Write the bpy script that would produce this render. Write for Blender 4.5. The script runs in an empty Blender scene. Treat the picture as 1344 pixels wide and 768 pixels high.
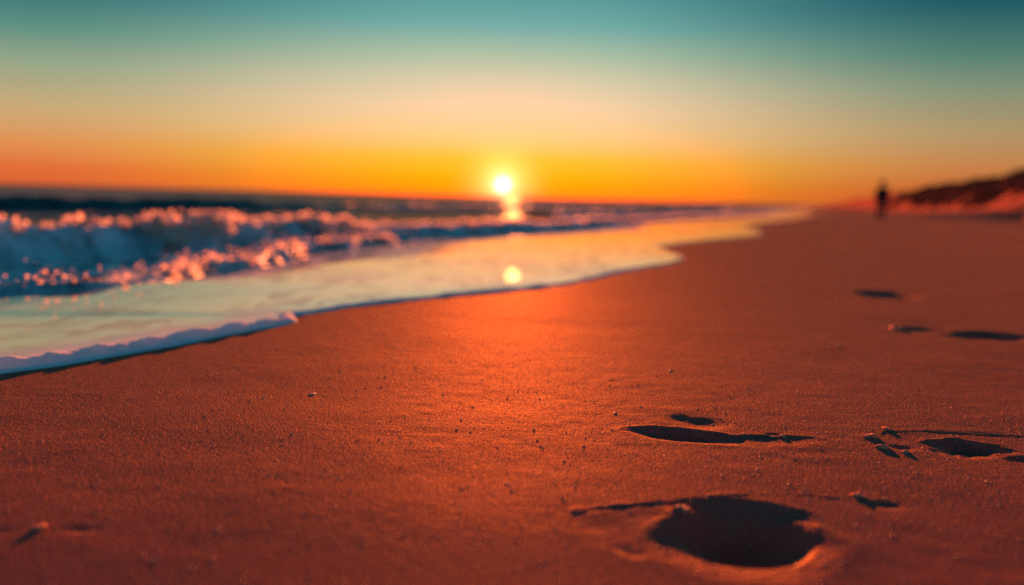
import bpy, bmesh, math, random
import numpy as np
from mathutils import Vector, Matrix
R = math.radians
random.seed(7); rng = np.random.default_rng(7)
S = bpy.context.scene
COL = S.collection

# ------------------------------------------------------------------ camera
cam_d = bpy.data.cameras.new('camera'); cam = bpy.data.objects.new('camera', cam_d); COL.objects.link(cam)
cam_d.sensor_width = 36; cam_d.lens = 35; cam_d.clip_start = 0.02; cam_d.clip_end = 30000
CAM_H = 0.47
cam.matrix_world = Matrix.Translation((0, 0, CAM_H)) @ Matrix.Rotation(R(90 - 5.46), 4, 'X') @ Matrix.Rotation(R(1.55), 4, 'Z')
cam_d.dof.use_dof = True; cam_d.dof.focus_distance = 2.12; cam_d.dof.aperture_fstop = 1.32
cam_d.dof.aperture_blades = 0
S.camera = cam

# ------------------------------------------------------------------ exposure, sky, sun
EXPO = 2.5
S.view_settings.view_transform = 'Standard'; S.view_settings.look = 'None'
S.view_settings.gamma = 1; S.view_settings.use_curve_mapping = False
S.view_settings.exposure = EXPO
S.render.engine = 'CYCLES'
S.cycles.use_denoising = True; S.cycles.denoising_prefilter = 'NONE'
S.cycles.sample_clamp_indirect = 6; S.cycles.sample_clamp_direct = 0.9
S.cycles.max_bounces = 6; S.cycles.volume_bounces = 0
S.cycles.caustics_reflective = False; S.cycles.caustics_refractive = False

SUN_AZ = R(0.0)          # from +Y towards +X
LAMP_EL = R(4.5); DISC_EL = R(0.72); DISC_AZ = R(-0.69)
def direction(az, el): return Vector((math.sin(az) * math.cos(el), math.cos(az) * math.cos(el), math.sin(el)))
sun_l = bpy.data.lights.new('sun_light', 'SUN'); sun_l.energy = 5.0; sun_l.angle = R(0.7); sun_l.color = (1.0, 0.20, 0.055)
sun_o = bpy.data.objects.new('sun_light', sun_l); COL.objects.link(sun_o)
sun_o.rotation_euler = (-direction(SUN_AZ, LAMP_EL)).to_track_quat('-Z', 'Y').to_euler()

def lin(c):
    return [(v / 255 / 12.92) if v / 255 <= 0.04045 else ((v / 255 + 0.055) / 1.055) ** 2.4 for v in c]

class NT:
    def __init__(s, tree): s.t = tree; s.n = tree.nodes; s.l = tree.links
    def node(s, typ, **kw):
        n = s.n.new(typ)
        for k, v in kw.items(): setattr(n, k, v)
        return n
    def set(s, sock, v):
        if isinstance(v, bpy.types.NodeSocket): s.l.new(v, sock)
        elif v is not None: sock.default_value = v
    def math(s, op, a, b=None, c=None, clamp=False):
        n = s.node('ShaderNodeMath', operation=op, use_clamp=clamp)
        for i, v in enumerate((a, b, c)): s.set(n.inputs[i], v)
        return n.outputs[0]
    def vmath(s, op, a, b=None):
        n = s.node('ShaderNodeVectorMath', operation=op)
        s.set(n.inputs[0], a)
        if b is not None: s.set(n.inputs[1], b)
        return n.outputs['Value'] if op in ('DOT_PRODUCT', 'LENGTH') else n.outputs['Vector']
    def ramp(s, fac, stops, interp='LINEAR'):
        n = s.node('ShaderNodeValToRGB'); r = n.color_ramp; r.interpolation = interp
        while len(r.elements) < len(stops): r.elements.new(0.5)
        for e, (p, c) in zip(r.elements, stops):
            e.position = p; e.color = (*c, 1) if len(c) == 3 else c
        s.set(n.inputs[0], fac); return n.outputs[0]
    def mapr(s, v, a, b, c=0.0, d=1.0, interp='LINEAR'):
        n = s.node('ShaderNodeMapRange', interpolation_type=interp, clamp=True)
        for i, x in enumerate((v, a, b, c, d)): s.set(n.inputs[i], x)
        return n.outputs[0]
    def mix(s, f, a, b, blend='MIX'):
        n = s.node('ShaderNodeMix', data_type='RGBA', blend_type=blend)
        s.set(n.inputs[0], f); s.set(n.inputs[6], a); s.set(n.inputs[7], b)
        return n.outputs[2]
    def noise(s, vec, scale, detail=3, rough=0.55, dist=0.0):
        n = s.node('ShaderNodeTexNoise'); s.set(n.inputs['Vector'], vec)
        n.inputs['Scale'].default_value = scale; n.inputs['Detail'].default_value = detail
        n.inputs['Roughness'].default_value = rough; n.inputs['Distortion'].default_value = dist
        return n.outputs['Fac']

world = bpy.data.worlds.new('World'); S.world = world; world.use_nodes = True
world.node_tree.nodes.clear(); W = NT(world.node_tree)
tc = W.node('ShaderNodeTexCoord'); dirv = tc.outputs['Generated']
sep = W.node('ShaderNodeSeparateXYZ'); W.l.new(dirv, sep.inputs[0])
elev = W.math('MULTIPLY', W.math('ARCSINE', sep.outputs['Z']), 180 / math.pi)
ep = W.math('DIVIDE', elev, 90.0)
ep = W.math('POWER', W.math('MAXIMUM', ep, 0.0), 0.5)       # spreads the low bands over the ramp
def stops(tab): return [(math.sqrt(max(e, 0) / 90), lin(c)) for e, c in tab]
near = W.ramp(ep, stops([(0, (255, 120, 25)), (0.5, (255, 155, 0)), (1.2, (255, 176, 0)), (2.2, (255, 192, 48)), (3.5, (253, 206, 135)), (5, (250, 210, 165)), (6.5, (218, 205, 170)),
                         (8, (170, 192, 165)), (9.5, (114, 172, 166)), (11.3, (82, 152, 153)), (16, (62, 132, 145)), (28, (42, 108, 132)), (50, (36, 92, 120)), (90, (30, 82, 114))]))
far = W.ramp(ep, stops([(0, (220, 95, 50)), (0.9, (225, 108, 55)), (2.2, (226, 146, 82)), (4, (202, 170, 120)), (6.2, (150, 166, 136)), (8, (92, 144, 130)), (10.5, (30, 100, 112)),
                        (16, (28, 98, 114)), (28, (28, 86, 112)), (50, (30, 84, 112)), (90, (30, 82, 114))]))
back = W.ramp(ep, stops([(0, (50, 152, 192)), (4, (60, 158, 198)), (10, (54, 152, 192)), (28, (30, 124, 162)), (50, (30, 100, 132)), (90, (30, 82, 114))]))
hx = W.node('ShaderNodeCombineXYZ'); W.l.new(sep.outputs['X'], hx.inputs[0]); W.l.new(sep.outputs['Y'], hx.inputs[1])
hn = W.vmath('NORMALIZE', hx.outputs[0])
azd = W.math('MULTIPLY', W.math('ARCCOSINE', W.math('MINIMUM', W.vmath('DOT_PRODUCT', hn, direction(DISC_AZ, 0)), 0.99999)), 180 / math.pi)
# the right-hand side of the sky is a little darker than the left
azs = W.mapr(azd, 2, 26, 0, 1, 'SMOOTHSTEP')
skyc = W.mix(azs, near, far)
skyc = W.mix(W.mapr(W.math('MULTIPLY', sep.outputs['X'], W.mapr(sep.outputs['Y'], 0, .5)), .1, .5, 0, .30), skyc, (0, 0, 0, 1))
skyc = W.mix(W.mapr(azd, 38, 110, 0, 1, 'SMOOTHSTEP'), skyc, back)
sund = direction(DISC_AZ, DISC_EL)
ang = W.math('MULTIPLY', W.math('ARCCOSINE', W.math('MINIMUM', W.vmath('DOT_PRODUCT', W.vmath('NORMALIZE', dirv), sund), 0.999999)), 180 / math.pi)
def gauss(a, w): return W.math('EXPONENT', W.math('MULTIPLY', W.math('POWER', W.math('DIVIDE', a, w), 2.0), -1.0))
g1 = W.mix(1.0, (0, 0, 0, 1), (1.0, 0.75, 0.32, 1)); 
glow = W.node('ShaderNodeVectorMath', operation='SCALE'); glow.inputs[0].default_value = (0.85, 0.52, 0.20); W.l.new(gauss(ang, 1.5), glow.inputs['Scale'])
glow2 = W.node('ShaderNodeVectorMath', operation='SCALE'); glow2.inputs[0].default_value = (0.4, 0.03, 0.0); W.l.new(gauss(ang, 4.5), glow2.inputs['Scale'])
# light at the very horizon is redder and stronger than the picture can show (red channel saturates)
hot = W.node('ShaderNodeVectorMath', operation='SCALE'); hot.inputs[0].default_value = (1.6, 0.0, 0.0)
W.l.new(W.math('MULTIPLY', W.mapr(elev, 0, 4.5, 1, 0, 'SMOOTHSTEP'), W.mapr(azd, 3, 16, 1, 0, 'SMOOTHSTEP')), hot.inputs['Scale'])
core = W.node('ShaderNodeVectorMath', operation='SCALE'); core.inputs[0].default_value = (0.8, 0.65, 0.45); W.l.new(gauss(ang, 0.62), core.inputs['Scale'])
tot = W.vmath('ADD', W.vmath('ADD', W.vmath('ADD', skyc, core.outputs[0]), glow.outputs[0]), W.vmath('ADD', glow2.outputs[0], hot.outputs[0]))
bg = W.node('ShaderNodeBackground'); W.l.new(tot, bg.inputs[0]); bg.inputs[1].default_value = 2 ** (-EXPO)
sk = W.node('ShaderNodeTexSky', sky_type='NISHITA', sun_disc=False, sun_elevation=LAMP_EL, sun_rotation=SUN_AZ)
bg2 = W.node('ShaderNodeBackground'); W.l.new(sk.outputs[0], bg2.inputs[0]); bg2.inputs[1].default_value = 0.00008
ad = W.node('ShaderNodeAddShader'); W.l.new(bg.outputs[0], ad.inputs[0]); W.l.new(bg2.outputs[0], ad.inputs[1])
wo = W.node('ShaderNodeOutputWorld'); W.l.new(ad.outputs[0], wo.inputs[0])

# ------------------------------------------------------------------ helpers
def tag(o, label=None, cat=None, group=None, kind=None):
    for k, v in (('label', label), ('category', cat), ('group', group), ('kind', kind)):
        if v: o[k] = v
    return o
def mesh_obj(name, verts, faces, mat, parent=None, smooth=True):
    me = bpy.data.meshes.new(name)
    verts = np.asarray(verts, dtype=np.float32)
    if isinstance(faces, np.ndarray):
        nf, k = faces.shape
        me.vertices.add(len(verts)); me.vertices.foreach_set('co', verts.ravel())
        me.loops.add(nf * k); me.loops.foreach_set('vertex_index', faces.ravel().astype(np.int32))
        me.polygons.add(nf); me.polygons.foreach_set('loop_start', (np.arange(nf) * k).astype(np.int32))
        me.update(calc_edges=True)
    else:
        me.from_pydata([tuple(v) for v in verts.tolist()], [], faces)
    if smooth: me.polygons.foreach_set('use_smooth', np.ones(len(me.polygons), dtype=bool))
    me.materials.append(mat); me.update()
    o = bpy.data.objects.new(name, me); COL.objects.link(o)
    if parent: o.parent = parent
    return o
def empty(name, loc, rz=0):
    o = bpy.data.objects.new(name, None); COL.objects.link(o); o.location = loc; o.rotation_euler = (0, 0, rz); o.empty_display_size = .1
    return o
def grid_faces(nr, nc):
    i = np.arange(nr * nc).reshape(nr, nc)
    return np.stack([i[:-1, :-1], i[:-1, 1:], i[1:, 1:], i[1:, :-1]], -1).reshape(-1, 4)
def hash2(ix, iy, seed):
    h = (ix.astype(np.int64) * 374761393 + iy.astype(np.int64) * 668265263 + seed * 1442695041) & 0xffffffff
    h = ((h ^ (h >> 13)) * 1274126177) & 0xffffffff
    return ((h ^ (h >> 16)) & 0xffffff) / float(0xffffff)
def vnoise(x, y, seed=0):                       # smooth value noise in -1..1
    ix = np.floor(x); iy = np.floor(y); fx = x - ix; fy = y - iy
    fx = fx * fx * fx * (fx * (fx * 6 - 15) + 10); fy = fy * fy * fy * (fy * (fy * 6 - 15) + 10)
    a = hash2(ix, iy, seed); b = hash2(ix + 1, iy, seed); c = hash2(ix, iy + 1, seed); d = hash2(ix + 1, iy + 1, seed)
    return 2 * ((a * (1 - fx) + b * fx) * (1 - fy) + (c * (1 - fx) + d * fx) * fy) - 1
def fbm(x, y, oct=4, seed=0, gain=.5):
    v = 0; a = 1; n = 0
    for k in range(oct):
        c, s = math.cos(.6 * k), math.sin(.6 * k)
        v = v + a * vnoise((x * c - y * s) * 2 ** k, (x * s + y * c) * 2 ** k, seed + k); n += a; a *= gain
    return v / n
def sstep(a, b, x):
    t = np.clip((x - a) / (b - a), 0, 1); return t * t * (3 - 2 * t)
def axis(fine_a, fine_b, step, lo, hi, ratio):
    mid = list(np.arange(fine_a, fine_b, step)); up = [mid[-1] + step]; d = step
    while up[-1] < hi: d *= ratio; up.append(up[-1] + d)
    dn = [mid[0] - step]; d = step
    while dn[-1] > lo: d *= ratio; dn.append(dn[-1] - d)
    return np.array(dn[::-1] + mid + up)
def pmat(name): 
    m = bpy.data.materials.new(name); m.use_nodes = True; t = NT(m.node_tree)
    return m, t, t.n['Principled BSDF'], t.n['Material Output']

# ------------------------------------------------------------------ materials
def mat_sand():
    m, t, p, out = pmat('sand')
    g = t.node('ShaderNodeNewGeometry').outputs['Position']
    n1 = t.noise(g, 3.0, 4); n2 = t.noise(g, 240, 2); n3 = t.noise(g, 900, 1)
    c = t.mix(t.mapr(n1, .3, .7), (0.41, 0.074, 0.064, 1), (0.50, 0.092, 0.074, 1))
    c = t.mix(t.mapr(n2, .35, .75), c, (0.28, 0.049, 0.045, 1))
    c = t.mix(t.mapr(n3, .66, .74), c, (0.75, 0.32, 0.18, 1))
    v = t.node('ShaderNodeTexVoronoi', feature='F1'); t.set(v.inputs['Vector'], g)
    v.inputs['Scale'].default_value = 230; v.inputs['Randomness'].default_value = .9
    n4 = t.noise(g, 55, 3, .6); n5 = t.noise(g, 1.4, 3)
    hgt = t.math('ADD', t.math('MULTIPLY', t.math('POWER', v.outputs['Distance'], 2.0), -1.6), t.math('MULTIPLY', n3, 0.30))
    hgt = t.math('ADD', hgt, t.math('MULTIPLY', n4, t.mapr(n5, .4, .6, 1.1, 2.6)))
    b = t.node('ShaderNodeBump'); b.inputs['Strength'].default_value = 0.85; b.inputs['Distance'].default_value = 0.0026
    t.set(b.inputs['Height'], hgt)
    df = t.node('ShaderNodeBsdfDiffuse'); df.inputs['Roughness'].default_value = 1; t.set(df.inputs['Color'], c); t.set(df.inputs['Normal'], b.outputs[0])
    gl = t.node('ShaderNodeBsdfGlossy'); gl.inputs['Color'].default_value = (1, .62, .26, 1); t.set(gl.inputs['Normal'], b.outputs[0])
    t.set(gl.inputs['Roughness'], t.mapr(n2, .3, .7, .60, .80))
    mx = t.node('ShaderNodeMixShader'); t.set(mx.inputs[0], t.math('MULTIPLY', t.mapr(n3, .35, .7, .7, 1.4), t.mapr(t.node('ShaderNodeLayerWeight').outputs['Facing'], .66, .97, .018, .120)))
    t.l.new(df.outputs[0], mx.inputs[1]); t.l.new(gl.outputs[0], mx.inputs[2]); t.l.new(mx.outputs[0], out.inputs[0]); t.n.remove(p)
    return m
def mat_water():
    m, t, p, out = pmat('sea_water')
    g = t.node('ShaderNodeNewGeometry').outputs['Position']
    at = t.node('ShaderNodeAttribute', attribute_name='film').outputs['Fac']       # 1 on the thin swash sheet, 0 on the open sea
    fo = t.node('ShaderNodeAttribute', attribute_name='froth').outputs['Fac']
    mp = t.node('ShaderNodeMapping'); t.set(mp.inputs[0], g); mp.inputs['Rotation'].default_value = (0, 0, R(-24)); mp.inputs['Scale'].default_value = (1, .35, 1)
    q = mp.outputs[0]
    n1 = t.noise(q, 2.3, 5, .6, .4); n2 = t.noise(q, 9, 4, .6, .6)
    lace = t.math('MULTIPLY', t.mapr(n2, .42, .62), t.mapr(n1, .40, .55))
    milky = t.mapr(n1, .3, .7, .4, .85)
    sea = t.mix(t.mapr(n1, .3, .7), (0.016, 0.075, 0.095, 1), (0.026, 0.125, 0.145, 1))
    foamc = (0.80, 0.78, 0.74, 1)
    film = t.mix(milky, (0.10, 0.075, 0.06, 1), foamc)
    film = t.mix(t.mapr(lace, .15, .6, 0, .45), film, (0.07, 0.035, 0.03, 1))
    c = t.mix(at, sea, film)
    c = t.mix(t.math('MULTIPLY', fo, t.mapr(n2, .40, .58), clamp=True), c, foamc)
    b = t.node('ShaderNodeBump'); b.inputs['Distance'].default_value = 0.02
    t.set(b.inputs['Strength'], t.math('ADD', t.math('MULTIPLY', at, -0.139), 0.14)); t.set(b.inputs['Height'], t.noise(q, 6, 5, .6))
    df = t.node('ShaderNodeBsdfDiffuse'); t.set(df.inputs['Color'], c); t.set(df.inputs['Normal'], b.outputs[0])
    gl = t.node('ShaderNodeBsdfGlossy'); t.set(gl.inputs['Roughness'], t.math('ADD', t.math('MULTIPLY', at, -0.039), 0.042))
    t.set(gl.inputs['Color'], t.mix(at, (.75, .85, .85, 1), (1, .92, .80, 1))); t.set(gl.inputs['Normal'], b.outputs[0])
    lw = t.node('ShaderNodeLayerWeight'); t.set(lw.inputs['Normal'], b.outputs[0])
    fs = t.math('MULTIPLY', t.mapr(lw.outputs['Facing'], .5, 1, .03, .09), t.math('SUBTRACT', 1.0, t.math('MULTIPLY', fo, .8)))
    ff = t.math('MULTIPLY', t.mapr(lace, .1, .9, .74, .42), t.math('SUBTRACT', 1.0, t.math('MULTIPLY', fo, .6)))
    fac = t.math('ADD', t.math('MULTIPLY', at, ff), t.math('MULTIPLY', t.math('SUBTRACT', 1.0, at), fs))
    mx = t.node('ShaderNodeMixShader'); t.set(mx.inputs[0], fac)
    t.l.new(df.outputs[0], mx.inputs[1]); t.l.new(gl.outputs[0], mx.inputs[2]); t.l.new(mx.outputs[0], out.inputs[0]); t.n.remove(p)
    return m
def mat_wave():
    m, t, p, out = pmat('wave_water')
    g = t.node('ShaderNodeNewGeometry').outputs['Position']
    fo = t.node('ShaderNodeAttribute', attribute_name='froth').outputs['Fac']
    n1 = t.noise(g, 2.2, 5, .6, .5); n2 = t.noise(g, 14, 4, .65)
    f = t.math('MULTIPLY', fo, t.mapr(t.math('ADD', t.math('MULTIPLY', n1, .7), t.math('MULTIPLY', n2, .3)), .34, .58), clamp=True)
    c = t.mix(f, (0.014, 0.048, 0.052, 1), (0.60, 0.80, 0.85, 1))
    t.set(p.inputs['Base Color'], c); t.set(p.inputs['Roughness'], t.mapr(f, 0, 1, .30, .8)); p.inputs['IOR'].default_value = 1.12; p.inputs['Specular IOR Level'].default_value = .3
    b = t.node('ShaderNodeBump'); b.inputs['Distance'].default_value = 0.03; b.inputs['Strength'].default_value = .6
    t.set(b.inputs['Height'], n2); t.set(p.inputs['Normal'], b.outputs[0])
    return m
def mat_foam(name, col=(.88, .72, .62), thru=.6, open_=.35):
    m, t, p, out = pmat(name); t.n.remove(p)
    g = t.node('ShaderNodeNewGeometry').outputs['Position']
    c = t.mix(t.noise(g, 60, 3), (*[v * .85 for v in col], 1), (*col, 1))
    b = t.node('ShaderNodeBump'); b.inputs['Distance'].default_value = 0.004; b.inputs['Strength'].default_value = .5
    t.set(b.inputs['Height'], t.noise(g, 90, 3))
    df = t.node('ShaderNodeBsdfDiffuse'); tr = t.node('ShaderNodeBsdfTranslucent'); tp = t.node('ShaderNodeBsdfTransparent')
    for n in (df, tr): t.set(n.inputs['Color'], c); t.set(n.inputs['Normal'], b.outputs[0])
    m1 = t.node('ShaderNodeMixShader'); m1.inputs[0].default_value = thru; t.l.new(df.outputs[0], m1.inputs[1]); t.l.new(tr.outputs[0], m1.inputs[2])
    m2 = t.node('ShaderNodeMixShader'); m2.inputs[0].default_value = open_; t.l.new(m1.outputs[0], m2.inputs[1]); t.l.new(tp.outputs[0], m2.inputs[2])
    t.l.new(m2.outputs[0], out.inputs[0]); return m
def mat_plain(name, c1, c2, scale, rough=.8, spec=.3, bump=0.0, ior=1.45):
    m, t, p, out = pmat(name)
    g = t.node('ShaderNodeTexCoord').outputs['Object']; n = t.noise(g, scale, 4)
    t.set(p.inputs['Base Color'], t.mix(t.mapr(n, .3, .7), (*c1, 1), (*c2, 1)))
    p.inputs['Roughness'].default_value = rough; p.inputs['Specular IOR Level'].default_value = spec
    p.inputs['IOR'].default_value = ior
    if bump:
        b = t.node('ShaderNodeBump'); b.inputs['Distance'].default_value = bump; t.set(b.inputs['Height'], t.noise(g, scale * 2, 4)); t.set(p.inputs['Normal'], b.outputs[0])
    return m
M_SAND = mat_sand(); M_WATER = mat_water(); M_WAVE = mat_wave(); M_FOAM = mat_foam('foam'); M_EDGE = mat_foam('edge_foam', (.90, .90, .90), .25, .06)
M_CLUMP = mat_plain('sunlit_damp_clump', (.75, .26, .14), (.5, .15, .08), 120, .8, .2, .001, 1.2)  # colour raised above the beach sand to imitate sunlight on the crumbs
M_GRAIN = mat_plain('quartz_grains', (.75, .40, .28), (.40, .16, .10), 300, .22, .8)
M_PEB = mat_plain('pebble_stone', (.16, .11, .10), (.28, .18, .14), 150, .45, .5, .0005)
M_SHELL = mat_plain('shell_fragment', (.70, .50, .40), (.45, .22, .16), 90, .4, .5, .0005)
M_GRASS = mat_plain('dune_grass', (.10, .048, .030), (.15, .068, .040), 2, .9, 0, 0, 1.0)
M_DUNE = mat_plain('dune_sand', (.30, .105, .066), (.24, .085, .054), 1.2, .9, 0, .05, 1.0)

# ------------------------------------------------------------------ the sun's disc
sm = bpy.data.materials.new('sun_disc'); sm.use_nodes = True; st = NT(sm.node_tree); st.n.clear()
em = st.node('ShaderNodeEmission'); em.inputs[0].default_value = (1, .82, .50, 1); em.inputs[1].default_value = 0.7
so = st.node('ShaderNodeOutputMaterial'); st.l.new(em.outputs[0], so.inputs[0])
bm = bmesh.new(); bmesh.ops.create_uvsphere(bm, u_segments=48, v_segments=24, radius=9000 * math.tan(R(.38)))
me = bpy.data.meshes.new('sun'); bm.to_mesh(me); bm.free(); me.materials.append(sm)
sun_ball = bpy.data.objects.new('sun', me); COL.objects.link(sun_ball); sun_ball.location = direction(DISC_AZ, DISC_EL) * 9000
tag(sun_ball, 'white-hot setting sun just above the sea horizon', 'sun', kind='structure')

# ------------------------------------------------------------------ shoreline
SH = np.array([(-40, -22), (-10, -7.2), (0, -2.6), (1.2, -1.92), (1.9, -1.56), (2.465, -1.279), (2.593, -1.194), (2.773, -1.115), (2.979, -1.025), (3.253, -.931), (3.40, -.865), (3.586, -.796), (3.78, -.84), (3.86, -.80), (4.125, -.672),
      (4.423, -.482), (4.728, -.261), (5.09, .031), (5.542, .309), (5.972, .492), (6.792, .818), (7.672, 1.216), (8.3, 1.42), (8.8, 1.47), (10.16, 1.45), (11.7, 2.02), (13.7, 3.0), (15.4, 3.85),
      (17.5, 4.3), (20.7, 4.75), (24.6, 6.1), (31, 8.6), (42, 12.5), (50, 15.2), (54, 17.2), (60, 17.8), (75, 21.6), (100, 29.8), (140, 41.4), (200, 60), (400, 120), (1200, 360), (9000, 2700)])
def xshore(y):
    return np.interp(y, SH[:, 0], SH[:, 1]) + .012 * vnoise(np.asarray(y) * 3.1, 0 * np.asarray(y) + 2.2, 5) + .005 * vnoise(np.asarray(y) * 11, 0 * np.asarray(y) + 7.7, 6)
# a smoothed inland reference line for the dunes
def xline(y): return np.interp(y, [-40, 0, 5, 15, 31, 60, 100, 400, 9000], [-22, -2, 0, 4, 9, 18, 30, 120, 2700])

# ------------------------------------------------------------------ sand with its footprints
def ell(x, y, cx, cy, rx, ry, rot=0):
    c, s = math.cos(rot), math.sin(rot); u = ((x - cx) * c + (y - cy) * s) / rx; v = (-(x - cx) * s + (y - cy) * c) / ry
    return np.sqrt(u * u + v * v), np.arctan2(v, u)
def pit(z, x, y, cx, cy, rx, ry, depth, rot=0, rim=.008, wall=.35, seed=1, rough=.08, near_=.30):
    e, a = ell(x, y, cx, cy, rx, ry, rot)
    nn = sstep(-1.0, 1.0, -np.sin(a + rot)); e = e / (1 + near_ * nn)
    e = e * (1 + rough * vnoise(np.cos(a) * 2 + 9, np.sin(a) * 2 + seed, seed) + rough * .3 * vnoise(x * 60, y * 60, seed + 3))
    wall = np.minimum(wall + .45 * nn * (near_ > 0), .95)
    e = e + .04 * vnoise(x * 140, y * 140, seed + 4) * sstep(.6, .9, e)
    z = z - depth * (1 - sstep(1 - wall, 1.22, e))
    return z + rim * .3 * (1 - .9 * nn) * np.exp(-((e - 1.10) / .16) ** 2)
def bump(x, y, cx, cy, rx, ry, h, rot=0, p=1.0):
    e, a = ell(x, y, cx, cy, rx, ry, rot); return h * np.exp(-(e * e) ** p)
def ridge(x, y, pts, w, h, seed):                       # a broken crack or pushed-up line following pts
    d = np.full(x.shape, 9.0)
    for (ax, ay), (bx, by) in zip(pts[:-1], pts[1:]):
        dx, dy = bx - ax, by - ay; t = np.clip(((x - ax) * dx + (y - ay) * dy) / (dx * dx + dy * dy), 0, 1)
        d = np.minimum(d, np.hypot(x - ax - t * dx, y - ay - t * dy))
    d = d + .006 * vnoise(x * 45, y * 45, seed) + .004 * vnoise(x * 130, y * 130, seed + 9)
    return h * np.exp(-(d / w) ** 2) * (0.6 + .6 * vnoise(x * 30, y * 30, seed + 1)) * sstep(-.5, .2, vnoise(x * 14, y * 14, seed + 2))
def footprints(z, x, y):
    # nearest print: deep heel hole with a high right rim, broad shallow scuff on its left
    z = z - .0022 * (1 - sstep(.5, 1.15, ell(x, y, .22, 1.40, .125, .115, .2)[0] + .07 * vnoise(x * 30, y * 30, 41)))
    z = pit(z, x, y, .335, 1.395, .092, .105, .022, -.25, .010, .60, 11, .07, .62)
    z = z - .055 * (1 - sstep(.15, 1.15, ell(x, y, .345, 1.385, .094, .100, -.25)[0] + .05 * vnoise(x * 32, y * 32, 48)))
    z = z - .016 * (1 - sstep(.3, 1.25, ell(x, y, .362, 1.478, .098, .066, -.25)[0] + .08 * vnoise(x * 26, y * 26, 46)))
    z = z + bump(x, y, .338, 1.462, .020, .012, .016, .4)
    z = z + bump(x, y, .275, 1.485, .022, .016, .006)
    z = z + ridge(x, y, [(.105, 1.47), (.15, 1.50), (.20, 1.515), (.26, 1.54), (.36, 1.585), (.50, 1.59), (.56, 1.575)], .006, .0013, 51)
    z = z - ridge(x, y, [(.105, 1.455), (.15, 1.485), (.20, 1.50), (.26, 1.525)], .006, .0011, 52)
    z = z - .5 * ridge(x, y, [(.16, 1.31), (.20, 1.29), (.235, 1.285)], .012, .006, 53)
    # middle print: deep toe on the left, shallow heel towards the right
    z = pit(z, x, y, .352, 1.99, .088, .046, .012, -.42, .006, .6, 21, .08, .50)
    z = z - .040 * (1 - sstep(.1, 1.15, ell(x, y, .348, 1.985, .070, .040, -.42)[0]))
    z = z - .0065 * (1 - sstep(.0, 1.3, ell(x, y, .405, 2.10, .065, .075, .3)[0] + .12 * vnoise(x * 24, y * 20, 45)))
    z = pit(z, x, y, .530, 1.965, .075, .034, .0032, .05, .003, .9, 22, .15, .9)
    z = z + bump(x, y, .60, 1.935, .022, .03, .002)
    z = z - bump(x, y, .545, 2.005, .018, .010, .003) 
    z = z + ridge(x, y, [(.27, 2.05), (.33, 2.045), (.40, 1.99), (.445, 1.96)], .010, .003, 54)
    # right print with a cracked crust around it
    z = z - .0022 * (1 - sstep(.7, 1.10, ell(x, y, .96, 1.98, .21, .12, .0)[0] + .07 * vnoise(x * 25, y * 25, 42)))
    z = pit(z, x, y, .925, 1.965, .058, .052, .014, -.5, .006, .6, 31, .28, .6)
    z = z - .030 * (1 - sstep(.1, 1.15, ell(x, y, .925, 1.965, .048, .040, -.5)[0] + .10 * vnoise(x * 60, y * 60, 47)))
    z = pit(z, x, y, 1.03, 1.86, .05, .03, .012, 0, .004, .5, 32, .3)
    z = z + ridge(x, y, [(.735, 1.93), (.745, 2.01), (.80, 2.075), (.87, 2.09), (.96, 2.085), (1.10, 2.07), (1.25, 2.10)], .007, .0015, 55)
    z = z - ridge(x, y, [(.75, 1.99), (.80, 2.055), (.87, 2.075), (.96, 2.068), (1.10, 2.055)], .006, .003, 56)
    z = z + ridge(x, y, [(.88, 1.90), (.95, 1.87), (1.05, 1.84)], .010, .003, 57)
    z = z - bump(x, y, .775, 1.925, .016, .016, .006) 
    # two farther prints
    z = pit(z, x, y, 1.80, 3.72, .145, .10, .030, .15, .006, .7, 33, .2)
    z = pit(z, x, y, 1.60, 3.86, .10, .09, .010, 0, .006, .5, 34, .2)
    z = z + bump(x, y, 1.52, 3.85, .035, .05, .006)
    z = pit(z, x, y, 2.04, 5.38, .14, .16, .034, .1, .006, .6, 35, .2)
    z = z + bump(x, y, 2.21, 5.25, .06, .10, .008)
    # small dents
    z = z - bump(x, y, .605, 1.545, .02, .016, .004) - bump(x, y, -.585, 1.325, .022, .014, .0018) - bump(x, y, -.69, 1.31, .018, .012, .001)
    return z
def ground_z(x, y, near=True):
    x = np.asarray(x, float); y = np.asarray(y, float)
    o = x - xshore(y); ol = x - xline(y); r = np.hypot(x, y)
    z = -.03 * sstep(0, .1, -o) - .42 * sstep(0, 3, -o) - 1.2 * sstep(6, 60, -o) - .004
    z = np.where(o > 0, -.004 + .004 * sstep(0, .05, o), z)
    z = z + sstep(.1, .6, o) * .003 * fbm(x * 3, y * 3, 3, 61)
    z = z + sstep(3, 12, y) * sstep(.3, 3, o) * .020 * fbm(x * .5, y * .35, 3, 62)
    z = z + sstep(8, 14, ol + 1.0 * vnoise(x * .12, y * .10, 63)) * (.25 + .10 * vnoise(x * .2, y * .15, 64)) * sstep(10, 30, y)
    z = z - bump(x, y, 15.4, 41.5, 4, 6, .07)
    e_, _ = ell(x, y, 28.5, 50.0, 9.0, 4.5, .0)  # low mound added so its unlit near slope makes a dark band
    z = z + .50 * np.exp(-np.maximum(e_ * (1 + .12 * vnoise(x * .4, y * .4, 65)), 0) ** 4)
    if near:
        grain = np.where(r < 5, 1.0, 0.0) * sstep(.02, .2, o)
        z = z + grain * (.00012 * vnoise(x * 150, y * 150, 71) + .00010 * vnoise(x * 60, y * 60, 72) * (1 + fbm(x * 5, y * 5, 2, 75)) + .00042 * vnoise(x * 22, y * 22, 73) * (1 + fbm(x * 2, y * 2, 2, 74)))
        z = footprints(z, x, y)
    return z
xs = axis(-1.05, 1.35, .0032, -2900, 2900, 1.06)
ys = axis(1.0, 2.9, .0032, -60, 9000, 1.045)
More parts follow.
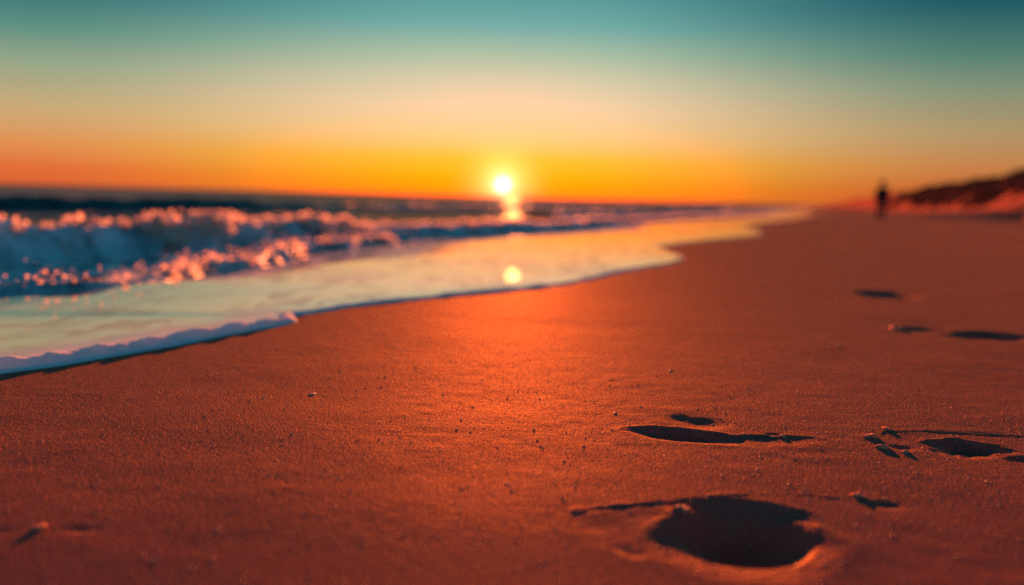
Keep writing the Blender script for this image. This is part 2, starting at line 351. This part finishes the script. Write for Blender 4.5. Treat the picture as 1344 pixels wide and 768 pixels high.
X, Y = np.meshgrid(xs, ys)
Z = ground_z(X, Y)
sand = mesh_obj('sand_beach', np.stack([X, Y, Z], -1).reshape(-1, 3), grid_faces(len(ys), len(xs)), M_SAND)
tag(sand, kind='structure')
def gz(x, y): return float(ground_z(np.array([x]), np.array([y]), False)[0])

# ------------------------------------------------------------------ the sea: swash sheet, chop and swell
def add_attr(o, name, vals):
    a = o.data.attributes.new(name, 'FLOAT', 'POINT'); a.data.foreach_set('value', np.asarray(vals, dtype=np.float32).ravel())
def water_z(x, y, s):
    film = .006 + .003 * sstep(0, .30, s)
    s0 = .2 + .8 * sstep(4.2, 5.4, y)
    w_ = sstep(3.0, 5.1, y)
    z = film - .026 * np.clip(s - .1, 0, 1.8) * (1 - w_) - .08 * sstep(1.9, 2.4, s + .35 * (1 - sstep(5, 7, y))) - .03 * sstep(2.2, 3.5, s)
    z = z + .00035 * fbm(x * 2.2 + .4 * y, y * 1.1, 2, 81) * sstep(.05, .4, s) * (1 - sstep(2, 3, s))
    deep = sstep(2.2, 6, s)
    z = z + deep * .030 * fbm(x * 1.3, y * .6, 4, 82)
    z = z + sstep(1.6, 2.6, s) * .012 * fbm(x * 3.5, y * 2.2, 3, 84)
    k = (s * .92)                                           # distance out to sea
    sw = sstep(10, 26, s)
    z = z + sw * (.10 * np.sin(k * 2 * np.pi / 9 + 1.4 * vnoise(x * .05, y * .04, 85)) + .06 * fbm(x * .25, y * .12, 3, 86))
    r = np.hypot(x, y)
    return z * 1.0 - 0 * r
vs = [0, .002, .006]; d = .006
while vs[-1] < 9000:
    d = d * 1.03 if vs[-1] < .4 else (min(d * 1.03, .03) if vs[-1] < 6 else d * 1.035)
    vs.append(vs[-1] + d)
vs = np.array(vs)
yw = axis(1.8, 7.0, .018, -60, 9000, 1.022)
V, YY = np.meshgrid(vs, yw); XX = xshore(YY) + .0 - V
ZZ = water_z(XX, YY, V); ZZ[:, 0] = -.012; ZZ[:, 1] = .0015
water = mesh_obj('sea_water', np.stack([XX, YY, ZZ], -1).reshape(-1, 3), grid_faces(len(yw), len(vs)), M_WATER)
VS = V + .4 * (1 - sstep(5, 7, YY))
nb = sstep(1.7, 3.0, VS - .6 * sstep(8, 20, YY) * 2)
add_attr(water, 'film', 1 - nb)
dist = np.hypot(XX, YY)
streak = .25 * sstep(-.05, .35, fbm(np.log(V + 1) * 5.0, YY * .02, 3, 91)) * sstep(9, 18, V) * (1 - sstep(200, 900, V))
wash = sstep(1.7, 2.4, VS) * (1 - sstep(4.5, 7.5, V)) * .8
edge = (1 - sstep(.10, .38, V + .08 * fbm(XX * 6, YY * 4, 3, 93))) * (1 - sstep(3.4, 4.2, YY)) * .9 + .45 * sstep(.1, .5, fbm(XX * 2.2, YY * .9, 4, 94)) * (1 - sstep(1.6, 2.2, V)) * (1 - sstep(5, 8, YY))
add_attr(water, 'froth', np.clip(streak + wash + edge, 0, 1))
tag(water, kind='structure')

# ------------------------------------------------------------------ breaking waves
def resample(pts, step):
    pts = np.array(pts, float); seg = np.hypot(*(pts[1:, :2] - pts[:-1, :2]).T); L = np.concatenate([[0], np.cumsum(seg)])
    # smooth cubic through the points (Catmull-Rom)
    u = np.arange(0, L[-1], step); res = []
    for q in u:
        i = min(np.searchsorted(L, q, 'right') - 1, len(pts) - 2); t = (q - L[i]) / seg[i]
        p0 = pts[max(i - 1, 0)]; p1 = pts[i]; p2 = pts[i + 1]; p3 = pts[min(i + 2, len(pts) - 1)]
        res.append(.5 * ((2 * p1) + (-p0 + p2) * t + (2 * p0 - 5 * p1 + 4 * p2 - p3) * t * t + (-p0 + 3 * p1 - 3 * p2 + p3) * t ** 3))
    return np.array(res), u
def wave(name, pts, step, base, wf, wb, seed, froth, label, cat='wave', nf=26, nb_=22, lump=.12, over=.25):
    """pts: x, y of the foot line facing the shore, crest height.  wf / wb: front and back widths."""
    P, u = resample(pts, step); T = np.gradient(P[:, :2], axis=0); T /= np.linalg.norm(T, axis=1)[:, None]
    N = np.stack([T[:, 1], -T[:, 0]], 1)                   # towards the shore (+x)
    tf = np.linspace(0, 1, nf); tb = np.linspace(0, 1, nb_)[1:]
    org = P[0, :2]
    V_, F_ = [], []
    q = np.concatenate([tf, 1 + tb])
    U, Q = np.meshgrid(u, q, indexing='ij')
    h = P[:, 2][:, None] * (1 + .16 * vnoise(U * 1.3, U * 0 + seed, seed) + .10 * vnoise(U * 4, U * 0 + seed, seed + 1))
    front = Q <= 1
    # profile: across runs from the foot (0) to -wf at the crest and on to -(wf+wb)
    curl = over * np.sin(np.pi * np.clip(Q, 0, 1)) * 0
    prof = np.where(front, np.sin(np.clip(Q, 0, 1) * np.pi / 2) ** 1.5, .5 + .5 * np.cos(np.pi * np.clip(Q - 1, 0, 1)))
    across = np.where(front, -wf * (1 - (1 - np.clip(Q, 0, 1)) ** 1.4) - 0 * curl, -wf - wb * np.clip(Q - 1, 0, 1) ** 1.15)
    sc = (h / np.max(P[:, 2])) ** .5
    across = across * sc
    foot = .10 * vnoise(U * 1.1, U * 0 + 3, seed + 2) + .05 * vnoise(U * 3.3, U * 0 + 5, seed + 3)
    cx = P[:, 0][:, None] + N[:, 0][:, None] * (across + foot * sc); cy = P[:, 1][:, None] + N[:, 1][:, None] * (across + foot * sc)
    n = lump * h * (fbm(cx * 5 + 3 * Q, cy * 3.5, 4, seed + 5)) * np.where(front, 1, .4) * np.sin(np.pi * np.clip(Q / 2, 0, 1))
    cz = base - .05 + (h + .05) * prof + n
    cx = cx + N[:, 0][:, None] * n * .8; cy = cy + N[:, 1][:, None] * n * .8
    root = empty(name, (org[0], org[1], base))
    VV = np.stack([cx - org[0], cy - org[1], cz - base], -1)
    o = mesh_obj('wave_body', VV.reshape(-1, 3), grid_faces(len(u), len(q)), M_WAVE, root)
    fr = froth * np.where(front, .55 + .45 * np.clip(Q, 0, 1), 1 - np.clip(Q - 1, 0, 1)) + 0 * U
    add_attr(o, 'froth', fr)
    tag(root, label, cat)
    crest = np.stack([cx, cy, cz], -1)[:, nf - 1]
    return root, crest, N, P[:, 2]
ICO = {}
def ico(sub):
    if sub not in ICO:
        b = bmesh.new(); bmesh.ops.create_icosphere(b, subdivisions=sub, radius=1)
        ICO[sub] = (np.array([v.co[:] for v in b.verts]), np.array([[v.index for v in f.verts] for f in b.faces])); b.free()
    return ICO[sub]
def lumps(name, centres, radii, mat, parent=None, org=(0, 0, 0), sub=2, squash=.8, seed=0):
    bv, bf = ico(sub); n = len(centres); c = np.asarray(centres); r = np.asarray(radii)
    rs = np.random.default_rng(seed)
    sx = 1 + .25 * rs.standard_normal((n, 3)); sx[:, 2] *= squash
    v = bv[None] * (r[:, None] * np.clip(sx, .5, 1.6))[:, None, :]
    v = v * (1 + .16 * vnoise(bv[None, :, 0] * 2.1 + c[:, :1] * 37, bv[None, :, 1] * 2.1 + bv[None, :, 2] * 1.7 + c[:, 1:2] * 29, 3))[..., None]
    v = v + c[:, None, :] - np.array(org)
    f = bf[None] + (np.arange(n) * len(bv))[:, None, None]
    return mesh_obj(name, v.reshape(-1, 3), f.reshape(-1, 3), mat, parent)
def crest_foam(root, crest, N, H, per_m, step, rmin, rmax, seed, dens, spread=.10, rise=.02, mat=None):
    """clumps along a crest; dens(i) gives the local thickness 0..1"""
    rs = np.random.default_rng(seed); C, Rr = [], []
    for i in range(len(crest)):
        dn = dens[i]; k = rs.poisson(max(per_m * step * dn, 0))
        for _ in range(k):
            r = rmin + (rmax - rmin) * rs.random() ** 2.5
            a = rs.normal(0, spread); 
            x = crest[i, 0] + N[i, 0] * a + rs.normal(0, .03); y = crest[i, 1] + N[i, 1] * a + rs.normal(0, .03)
            z = crest[i, 2] + rise * rs.random() * dn - abs(a) * (1.1 if a > 0 else .35) + r * .2
            C.append((x, y, z)); Rr.append(r)
    o = lumps('crest_foam', C, Rr, mat or M_FOAM, root, root.location, 1 if len(C) > 1500 else 2, .8, seed); o['kind'] = 'stuff'
    return o

# main breaker
ptsB = [(-7.5, 1.0, .28), (-5.6, 3.9, .285), (-4.5, 5.5, .285), (-3.59, 6.95, .285), (-2.75, 8.4, .28), (-2.35, 9.9, .28), (-2.05, 11.4, .26), (-1.55, 12.8, .17), (-1.0, 14.3, .15), (.3, 17, .15), (1.6, 20, .15), (3.4, 25, .13), (5.6, 31.3, .12), (9, 41, .11), (13, 54, .10), (18, 70, .09)]
rB, cB, NB, HB = wave('breaking_wave', ptsB, .05, -.12, .40, 1.3, 101, .95, 'tallest wave, blue-shaded face and orange-lit foam crest, breaking left of the sun')
u = np.arange(len(cB)) * .05
dB = np.clip(sstep(-.25, .55, vnoise(u * 1.1, u * 0, 120) + .55 * vnoise(u * 3, u * 0, 121)) + .35 * sstep(9, 12, cB[:, 1]) + .6 * sstep(12, 14, cB[:, 1]), 0, 1) * sstep(3, 5, cB[:, 1])
crest_foam(rB, cB, NB, HB, 80, .05, .012, .05, 130, dB, .07, .05)
rs = np.random.default_rng(140); C, Rr = [], []                       # the part of the crest that is tumbling down the face
for yc, n_, dn in ((8.6, 90, .20), (9.2, 60, .14), (11.6, 90, .16), (12.3, 70, .14)):
    i = int(np.argmin(abs(cB[:, 1] - yc)))
    for _ in range(n_):
        a = rs.random(); j = i + int(rs.normal(0, 4))
        C.append((cB[j, 0] + NB[j, 0] * (.02 + .30 * a) + rs.normal(0, .02), cB[j, 1] + NB[j, 1] * .25 * a, cB[j, 2] + .03 - dn * a * a + rs.normal(0, .015))); Rr.append(.012 + .035 * rs.random() ** 2)
tf_ = lumps('tumbling_foam', C, Rr, M_FOAM, rB, rB.location, 2, .9, 141); tf_['kind'] = 'stuff'
# low bore in front of it
ptsA = [(-4.4, 2.2, .08), (-3.2, 3.4, .085), (-2.55, 4.0, .085), (-2.18, 4.22, .088), (-1.92, 4.36, .088), (-1.74, 4.68, .065), (-1.76, 5.1, .040), (-1.84, 5.7, .042), (-1.80, 6.6, .05), (-1.80, 8.0, .05), (-1.78, 9.6, .05), (-1.3, 11.8, .04)]
rA, cA, NA, HA = wave('breaking_wave', ptsA, .03, -.060, .16, .6, 201, .75, 'low foamy bore with a dark blue front, between the tall wave and the swash', lump=.25)
u = np.arange(len(cA)) * .03
dA = np.clip(.50 + .9 * vnoise(u * 1.6, u * 0, 220) + .6 * sstep(5.8, 6.6, cA[:, 1]), .05, 1.4)
crest_foam(rA, cA, NA, HA, 52, .03, .008, .030, 230, dA, .08, .03)
# far swells
ptsC = [(-22, 10, .30), (-16, 14.5, .31), (-11.5, 18.8, .31), (-8.87, 22.1, .31), (-7.16, 25.0, .32), (-5.6, 29, .28), (-4.97, 31.8, .22), (-3.4, 38, .12)]
rC, cC, NC, HC = wave('sea_swell', ptsC, .12, -.12, 1.2, 3.0, 301, .0, 'dark smooth swell rising behind the breaking waves on the far left', lump=.06)
ptsD = [(1.5, 28, .14), (3.2, 33, .16), (5.6, 40, .18), (9, 50, .18), (14, 66, .16), (20, 86, .14)]
rD, cD, ND, HD = wave('breaking_wave', ptsD, .12, -.12, .7, 1.6, 401, .7, 'small distant breaker in the shallows to the right of the sun')
u = np.arange(len(cD)) * .12
crest_foam(rD, cD, ND, HD, 20, .12, .02, .06, 430, np.clip(.4 + vnoise(u * .5, u * 0, 431), 0, 1), .12, .04)
ptsE = [(-9, 22, .10), (-6, 30, .14), (-3, 38, .18), (1, 48, .20), (5, 60, .20), (11, 80, .16)]
rE, cE, NE, HE = wave('breaking_wave', ptsE, .12, -.12, .8, 2.2, 501, .5, 'long low breaker lit orange straight below the sun', lump=.1)
u = np.arange(len(cE)) * .12
crest_foam(rE, cE, NE, HE, 26, .12, .02, .07, 530, np.clip(.35 + vnoise(u * .4, u * 0, 531), 0, 1), .14, .05)

# spray thrown up along the bore and the tall crest
rs = np.random.default_rng(77); C, Rr = [], []
for k in range(700):
    i = rs.integers(20, len(cA)); a = abs(rs.normal(0, .16)); 
    C.append((cA[i, 0] + NA[i, 0] * (a - .2), cA[i, 1] + NA[i, 1] * (a - .2), cA[i, 2] + abs(rs.normal(0, .035)))); Rr.append(.003 + .008 * rs.random() ** 3)
for k in range(420):
    i = rs.integers(40, min(len(cB), 360)); a = rs.normal(0, .12)
    C.append((cB[i, 0] + NB[i, 0] * a, cB[i, 1] + NB[i, 1] * a, cB[i, 2] + abs(rs.normal(0, .04)))); Rr.append(.003 + .010 * rs.random() ** 3)
sp = lumps('spray', C, Rr, M_FOAM, sub=1); tag(sp, 'orange-lit drops of spray over the breaking waves', 'spray', kind='stuff')

# ------------------------------------------------------------------ the foam edge lying on the sand
ye = np.concatenate([np.arange(.2, 7.5, .008), 7.5 * 1.0035 ** np.arange(0, 520)])
q = np.linspace(0, 1, 26)
YE, Q = np.meshgrid(ye, q, indexing='ij')
Hh = np.interp(YE, [0, 2.4, 3.2, 3.45, 3.62, 3.80, 4.4, 6, 7.5, 9, 60], [.026, .025, .021, .022, .013, .008, .009, .008, .005, .002, .003])
Ww = np.interp(YE, [0, 2.6, 3.4, 3.62, 3.85, 5, 9, 60], [.17, .15, .11, .09, .05, .05, .09, .5])
Hh = Hh * (1 + .28 * vnoise(YE * 7, YE * 0, 602) + .14 * vnoise(YE * 21, YE * 0, 603))
prof = np.where(Q < .5, np.sin(np.pi * Q) ** .85, .45 + .55 * np.sin(np.pi * Q))
prof = np.where(Q > .5, np.sin(np.pi * np.clip(Q, 0, 1)) ** .9, prof)
a = Ww * (Q - .12)
xe = xshore(YE) - a
ze = -.004 + (Hh + .006) * prof + Hh * (.26 * fbm(xe * 26, YE * 26, 3, 604) + .38 * fbm(xe * 9, YE * 7, 2, 605)) * np.sin(np.pi * Q)
fe = mesh_obj('foam_edge', np.stack([xe, YE, ze], -1).reshape(-1, 3), grid_faces(len(ye), len(q)), M_EDGE)
tag(fe, 'rounded rim of sea foam along the edge of the swash on the sand', 'foam', kind='stuff')

# ------------------------------------------------------------------ dunes
yd = axis(20, 60, .35, -60, 2500, 1.02); od = np.concatenate([np.arange(7.5, 20, .22), 20 * 1.09 ** np.arange(0, 30)])
OD, YD = np.meshgrid(od, yd)
def dune_h(o, y):
    x = xline(y) + o
    oo = o + .9 * vnoise(y * .03, y * 0, 701) + .3 * vnoise(x * .3, y * .22, 702)
    h = 2.65 * sstep(8.6, 14.2, oo) + .16 * fbm(x * .22, y * .18, 3, 703) * sstep(9, 13, oo) + .5 * sstep(16, 30, oo)
    h = h + .28 * vnoise(y * .16, o * 0, 704) * sstep(11, 14, oo)
    return h * (.35 + .65 * sstep(-10, 35, y)) * (1 - .5 * sstep(300, 1200, y)) 
ZD = ground_z(xline(YD) + OD, YD, False) - .12 + 1.04 * dune_h(OD, YD)
dune = mesh_obj('dune_hills', np.stack([xline(YD) + OD, YD, ZD], -1).reshape(-1, 3), grid_faces(len(yd), len(od)), M_DUNE)
tag(dune, kind='structure')
# marram grass on the upper dune
rs = np.random.default_rng(5); GV, GF = [], []
n = 0
while n < 15000:
    y = 14 + 134 * rs.random() ** 1.4; o = 10.6 + 9 * rs.random() ** 1.3
    x = float(xline(y)) + o
    if vnoise(np.array([x * .35]), np.array([y * .3]), 710)[0] < -.6 + (12.2 - o) * .5: continue
    z = gz(x, y) - .12 + 1.04 * float(dune_h(np.array(o), np.array(y)))
    for b in range(4):
        L = rs.uniform(.12, .42); ang = rs.uniform(0, 6.28); ln = rs.uniform(.05, .35) * L; w = rs.uniform(.02, .05)
        dx, dy = math.cos(ang), math.sin(ang); bx, by = x + rs.normal(0, .12), y + rs.normal(0, .12); k = len(GV)
        GV += [(bx - dy * w, by + dx * w, z - .05), (bx + dy * w, by - dx * w, z - .05), (bx + dx * ln * .4 + dy * w * .7, by + dy * ln * .4 - dx * w * .7, z + L * .6), (bx + dx * ln * .4 - dy * w * .7, by + dy * ln * .4 + dx * w * .7, z + L * .6), (bx + dx * ln, by + dy * ln, z + L)]
        GF += [(k, k + 1, k + 2, k + 3), (k + 3, k + 2, k + 4)]
    n += 1
gr = mesh_obj('dune_grass', GV, GF, M_GRASS, smooth=False); tag(gr, 'dark marram grass covering the top of the dunes', 'grass', kind='stuff')

# ------------------------------------------------------------------ the walker
def skin_body(name, joints, edges, mat, parent, subs=2):
    me = bpy.data.meshes.new(name); me.from_pydata([j[0] for j in joints], edges, []); 
    o = bpy.data.objects.new(name, me); COL.objects.link(o); o.parent = parent
    sk_ = o.modifiers.new('skin', 'SKIN'); 
    for v, j in zip(me.skin_vertices[0].data, joints): v.radius = j[1] if isinstance(j[1], tuple) else (j[1], j[1])
    me.skin_vertices[0].data[0].use_root = True; sk_.use_smooth_shade = True
    ss = o.modifiers.new('sub', 'SUBSURF'); ss.levels = subs; ss.render_levels = subs
    me.materials.append(mat); return o
M_SKIN = mat_plain('skin', (.30, .16, .11), (.36, .20, .14), 4, .7, .2, 0, 1.05)
M_JKT = mat_plain('dark_jacket', (.018, .018, .026), (.028, .026, .036), 12, .8, .2, .003, 1.0)
M_TRS = mat_plain('dark_trousers', (.020, .022, .034), (.030, .030, .045), 12, .8, .2, .003, 1.0)
M_HAIR = mat_plain('dark_hair', (.015, .010, .008), (.03, .02, .015), 40, .8, 0, 0, 1.0)
M_SHOE = mat_plain('dark_shoe', (.02, .018, .018), (.04, .03, .03), 20, .8, 0, 0, 1.0)
PX, PY = 15.42, 42.0
w = empty('person', (PX, PY, gz(PX, PY)), R(-12))
w.scale = (1.14, 1.14, 1.0)
tag(w, 'lone person in dark jacket and trousers walking away along the beach', 'person')
hgt = .925
def J(x, y, z, r): return ((x * hgt, y * hgt, z * hgt), r)
# facing +Y (away from the camera), left foot forward
body = [J(0, 0, .95, (.13, .10)), J(0, 0, 1.12, (.12, .09)), J(0, .01, 1.32, (.15, .10)), J(0, 0, 1.44, (.09, .07)), J(0, .01, 1.52, .052), J(0, .02, 1.58, .055), J(0, .03, 1.66, (.072, .085)), J(0, .03, 1.74, (.062, .075)),
        J(-.17, 0, 1.41, .052), J(-.22, -.03, 1.14, .042), J(-.20, .06, .90, .030), J(-.20, .09, .82, .030), J(-.20, .12, .745, .018),
        J(.17, 0, 1.41, .052), J(.22, .02, 1.14, .042), J(.23, -.05, .90, .030), J(.23, -.06, .82, .030), J(.23, -.05, .745, .018),
        J(-.09, 0, .88, .085), J(-.10, .10, .50, .055), J(-.10, .13, .10, .038), J(-.10, .24, .035, .030),
        J(.09, 0, .88, .085), J(.10, -.01, .50, .055), J(.10, -.20, .13, .038), J(.10, -.10, .04, .030)]
E_ = [(0, 1), (1, 2), (2, 3), (3, 4), (4, 5), (5, 6), (6, 7), (3, 8), (8, 9), (9, 10), (10, 11), (11, 12), (3, 13), (13, 14), (14, 15), (15, 16), (16, 17), (0, 18), (18, 19), (19, 20), (20, 21), (0, 22), (22, 23), (23, 24), (24, 25)]
skin_body('body', body, E_, M_SKIN, w)
grow = lambda j, k: (j[0], tuple(r + k for r in (j[1] if isinstance(j[1], tuple) else (j[1], j[1]))))
jk = [grow(body[i], .03) for i in (0, 1, 2, 3, 8, 9, 10, 13, 14, 15)]; jk[0] = J(0, 0, .84, (.175, .13))
skin_body('jacket', jk, [(0, 1), (1, 2), (2, 3), (3, 4), (4, 5), (5, 6), (3, 7), (7, 8), (8, 9)], M_JKT, w)
tr = [grow(body[i], .022) for i in (0, 18, 19, 20, 22, 23, 24)]; tr[0] = J(0, 0, 1.02, (.15, .12))
skin_body('trousers', tr, [(0, 1), (1, 2), (2, 3), (0, 4), (4, 5), (5, 6)], M_TRS, w)
def ellip(name, loc, sc, mat, parent, rx=0):
    v, f = ico(3); v = v * np.array(sc)
    c, s = math.cos(rx), math.sin(rx); v = np.stack([v[:, 0], v[:, 1] * c - v[:, 2] * s, v[:, 1] * s + v[:, 2] * c], 1)
    return mesh_obj(name, v + np.array(loc) * hgt, f, mat, parent)
ellip('hair', (0, .012, 1.715), (.105, .112, .120), M_HAIR, w)
ellip('nose', (0, .118, 1.655), (.012, .018, .02), M_SKIN, w)
ellip('ear', (-.082, .03, 1.66), (.012, .02, .03), M_SKIN, w); ellip('ear', (.082, .03, 1.66), (.012, .02, .03), M_SKIN, w)
ellip('shoe', (-.10, .20, .045), (.048, .13, .045), M_SHOE, w); ellip('shoe', (.10, -.15, .07), (.048, .13, .045), M_SHOE, w, -.5)

# ------------------------------------------------------------------ small things on the sand
def clump(name, x, y, size, mat, label, cat, seed, sub=4, flat=.6, amp=.8, group=None, sink=.42):
    size = (size[0] * .85, size[1] * .85, size[2] * .42)
    v, f = ico(sub); rs = np.random.default_rng(seed); off = rs.random(3) * 50
    n = fbm(v[:, 0] * 2.3 + off[0] + v[:, 2], v[:, 1] * 2.3 + off[1] - v[:, 2] * .7, 4, seed)
    v = v * (1 + amp * n)[:, None] * np.array(size)
    z0 = float(ground_z(np.array([x]), np.array([y]))[0])
    o = mesh_obj(name, v, f, mat); o.location = (x, y, z0 + size[2] * (1 - sink * 2)); o.rotation_euler = (0, 0, rs.random() * 6)
    return tag(o, label, cat, group)
G = 'crumbs of damp sand kicked out by the footprints'
clump('sand_clump', .575, 1.585, (.014, .010, .009), M_CLUMP, 'orange-lit crumb of sand between the nearest footprint and the right one', 'sand clump', 1, group=G)
clump('sand_clump', .742, 2.005, (.016, .012, .010), M_CLUMP, 'lumpy sand crumb at the upper left corner of the cracked crust', 'sand clump', 2, group=G)
clump('sand_clump', .735, 1.915, (.014, .012, .010), M_CLUMP, 'sand crumb beside a small hole at lower left of the cracked crust', 'sand clump', 3, group=G)
clump('sand_clump', .765, 1.885, (.010, .008, .007), M_CLUMP, 'smallest sand crumb just below the cracked crust', 'sand clump', 4, group=G)
clump('sand_clump', .805, 2.085, (.017, .010, .007), M_CLUMP, 'flat dark sand crumb on top of the crack line', 'sand clump', 5, group=G)
clump('sand_clump', .270, 1.490, (.017, .012, .009), M_CLUMP, 'sand lump hanging at the back rim of the nearest footprint', 'sand clump', 6, group=G)
clump('sand_clump', .560, 1.995, (.014, .008, .006), M_CLUMP, 'small sand flake on the shallow heel of the middle footprint', 'sand clump', 7, group=G)
clump('sand_clump', -.640, 1.325, (.014, .010, .010), M_CLUMP, 'orange-lit sand crumb in the near left corner of the beach', 'sand clump', 8, group=G)
clump('sand_clump', 1.505, 3.85, (.030, .03, .018), M_CLUMP, 'rounded sand crumb left of the fourth footprint up the beach', 'sand clump', 9, group=G)
clump('shell_fragment', -.460, 2.295, (.010, .006, .0045), M_SHELL, 'tiny pale shell chip alone on smooth sand below the swash', 'shell', 10)
clump('pebble', .236, 2.167, (.0055, .005, .004), M_PEB, 'tiny dark pebble just left of the middle footprint', 'pebble', 11)
clump('pebble', .448, 2.744, (.010, .006, .004), M_PEB, 'small dark pebble alone on sand beyond the middle footprint', 'pebble', 12)
clump('pebble', 1.101, 3.318, (.012, .008, .005), M_PEB, 'faint dark pebble on sand before the far footprints', 'pebble', 13)
# coarse grains over the near sand
rs = np.random.default_rng(9); n = 5500
gx = rs.uniform(-.95, 1.2, n); gy = 1.0 + 2.2 * rs.random(n) ** 1.2
gzz = ground_z(gx, gy); rr = .0005 + .0016 * rs.random(n) ** 4
k = (gx - xshore(gy)) > .2
gr_ = lumps('coarse_grains', np.stack([gx, gy, gzz + rr * .3], 1)[k], rr[k], M_GRAIN, sub=1, seed=4)
tag(gr_, 'coarse grains scattered over the near sand', 'sand grains', kind='stuff')
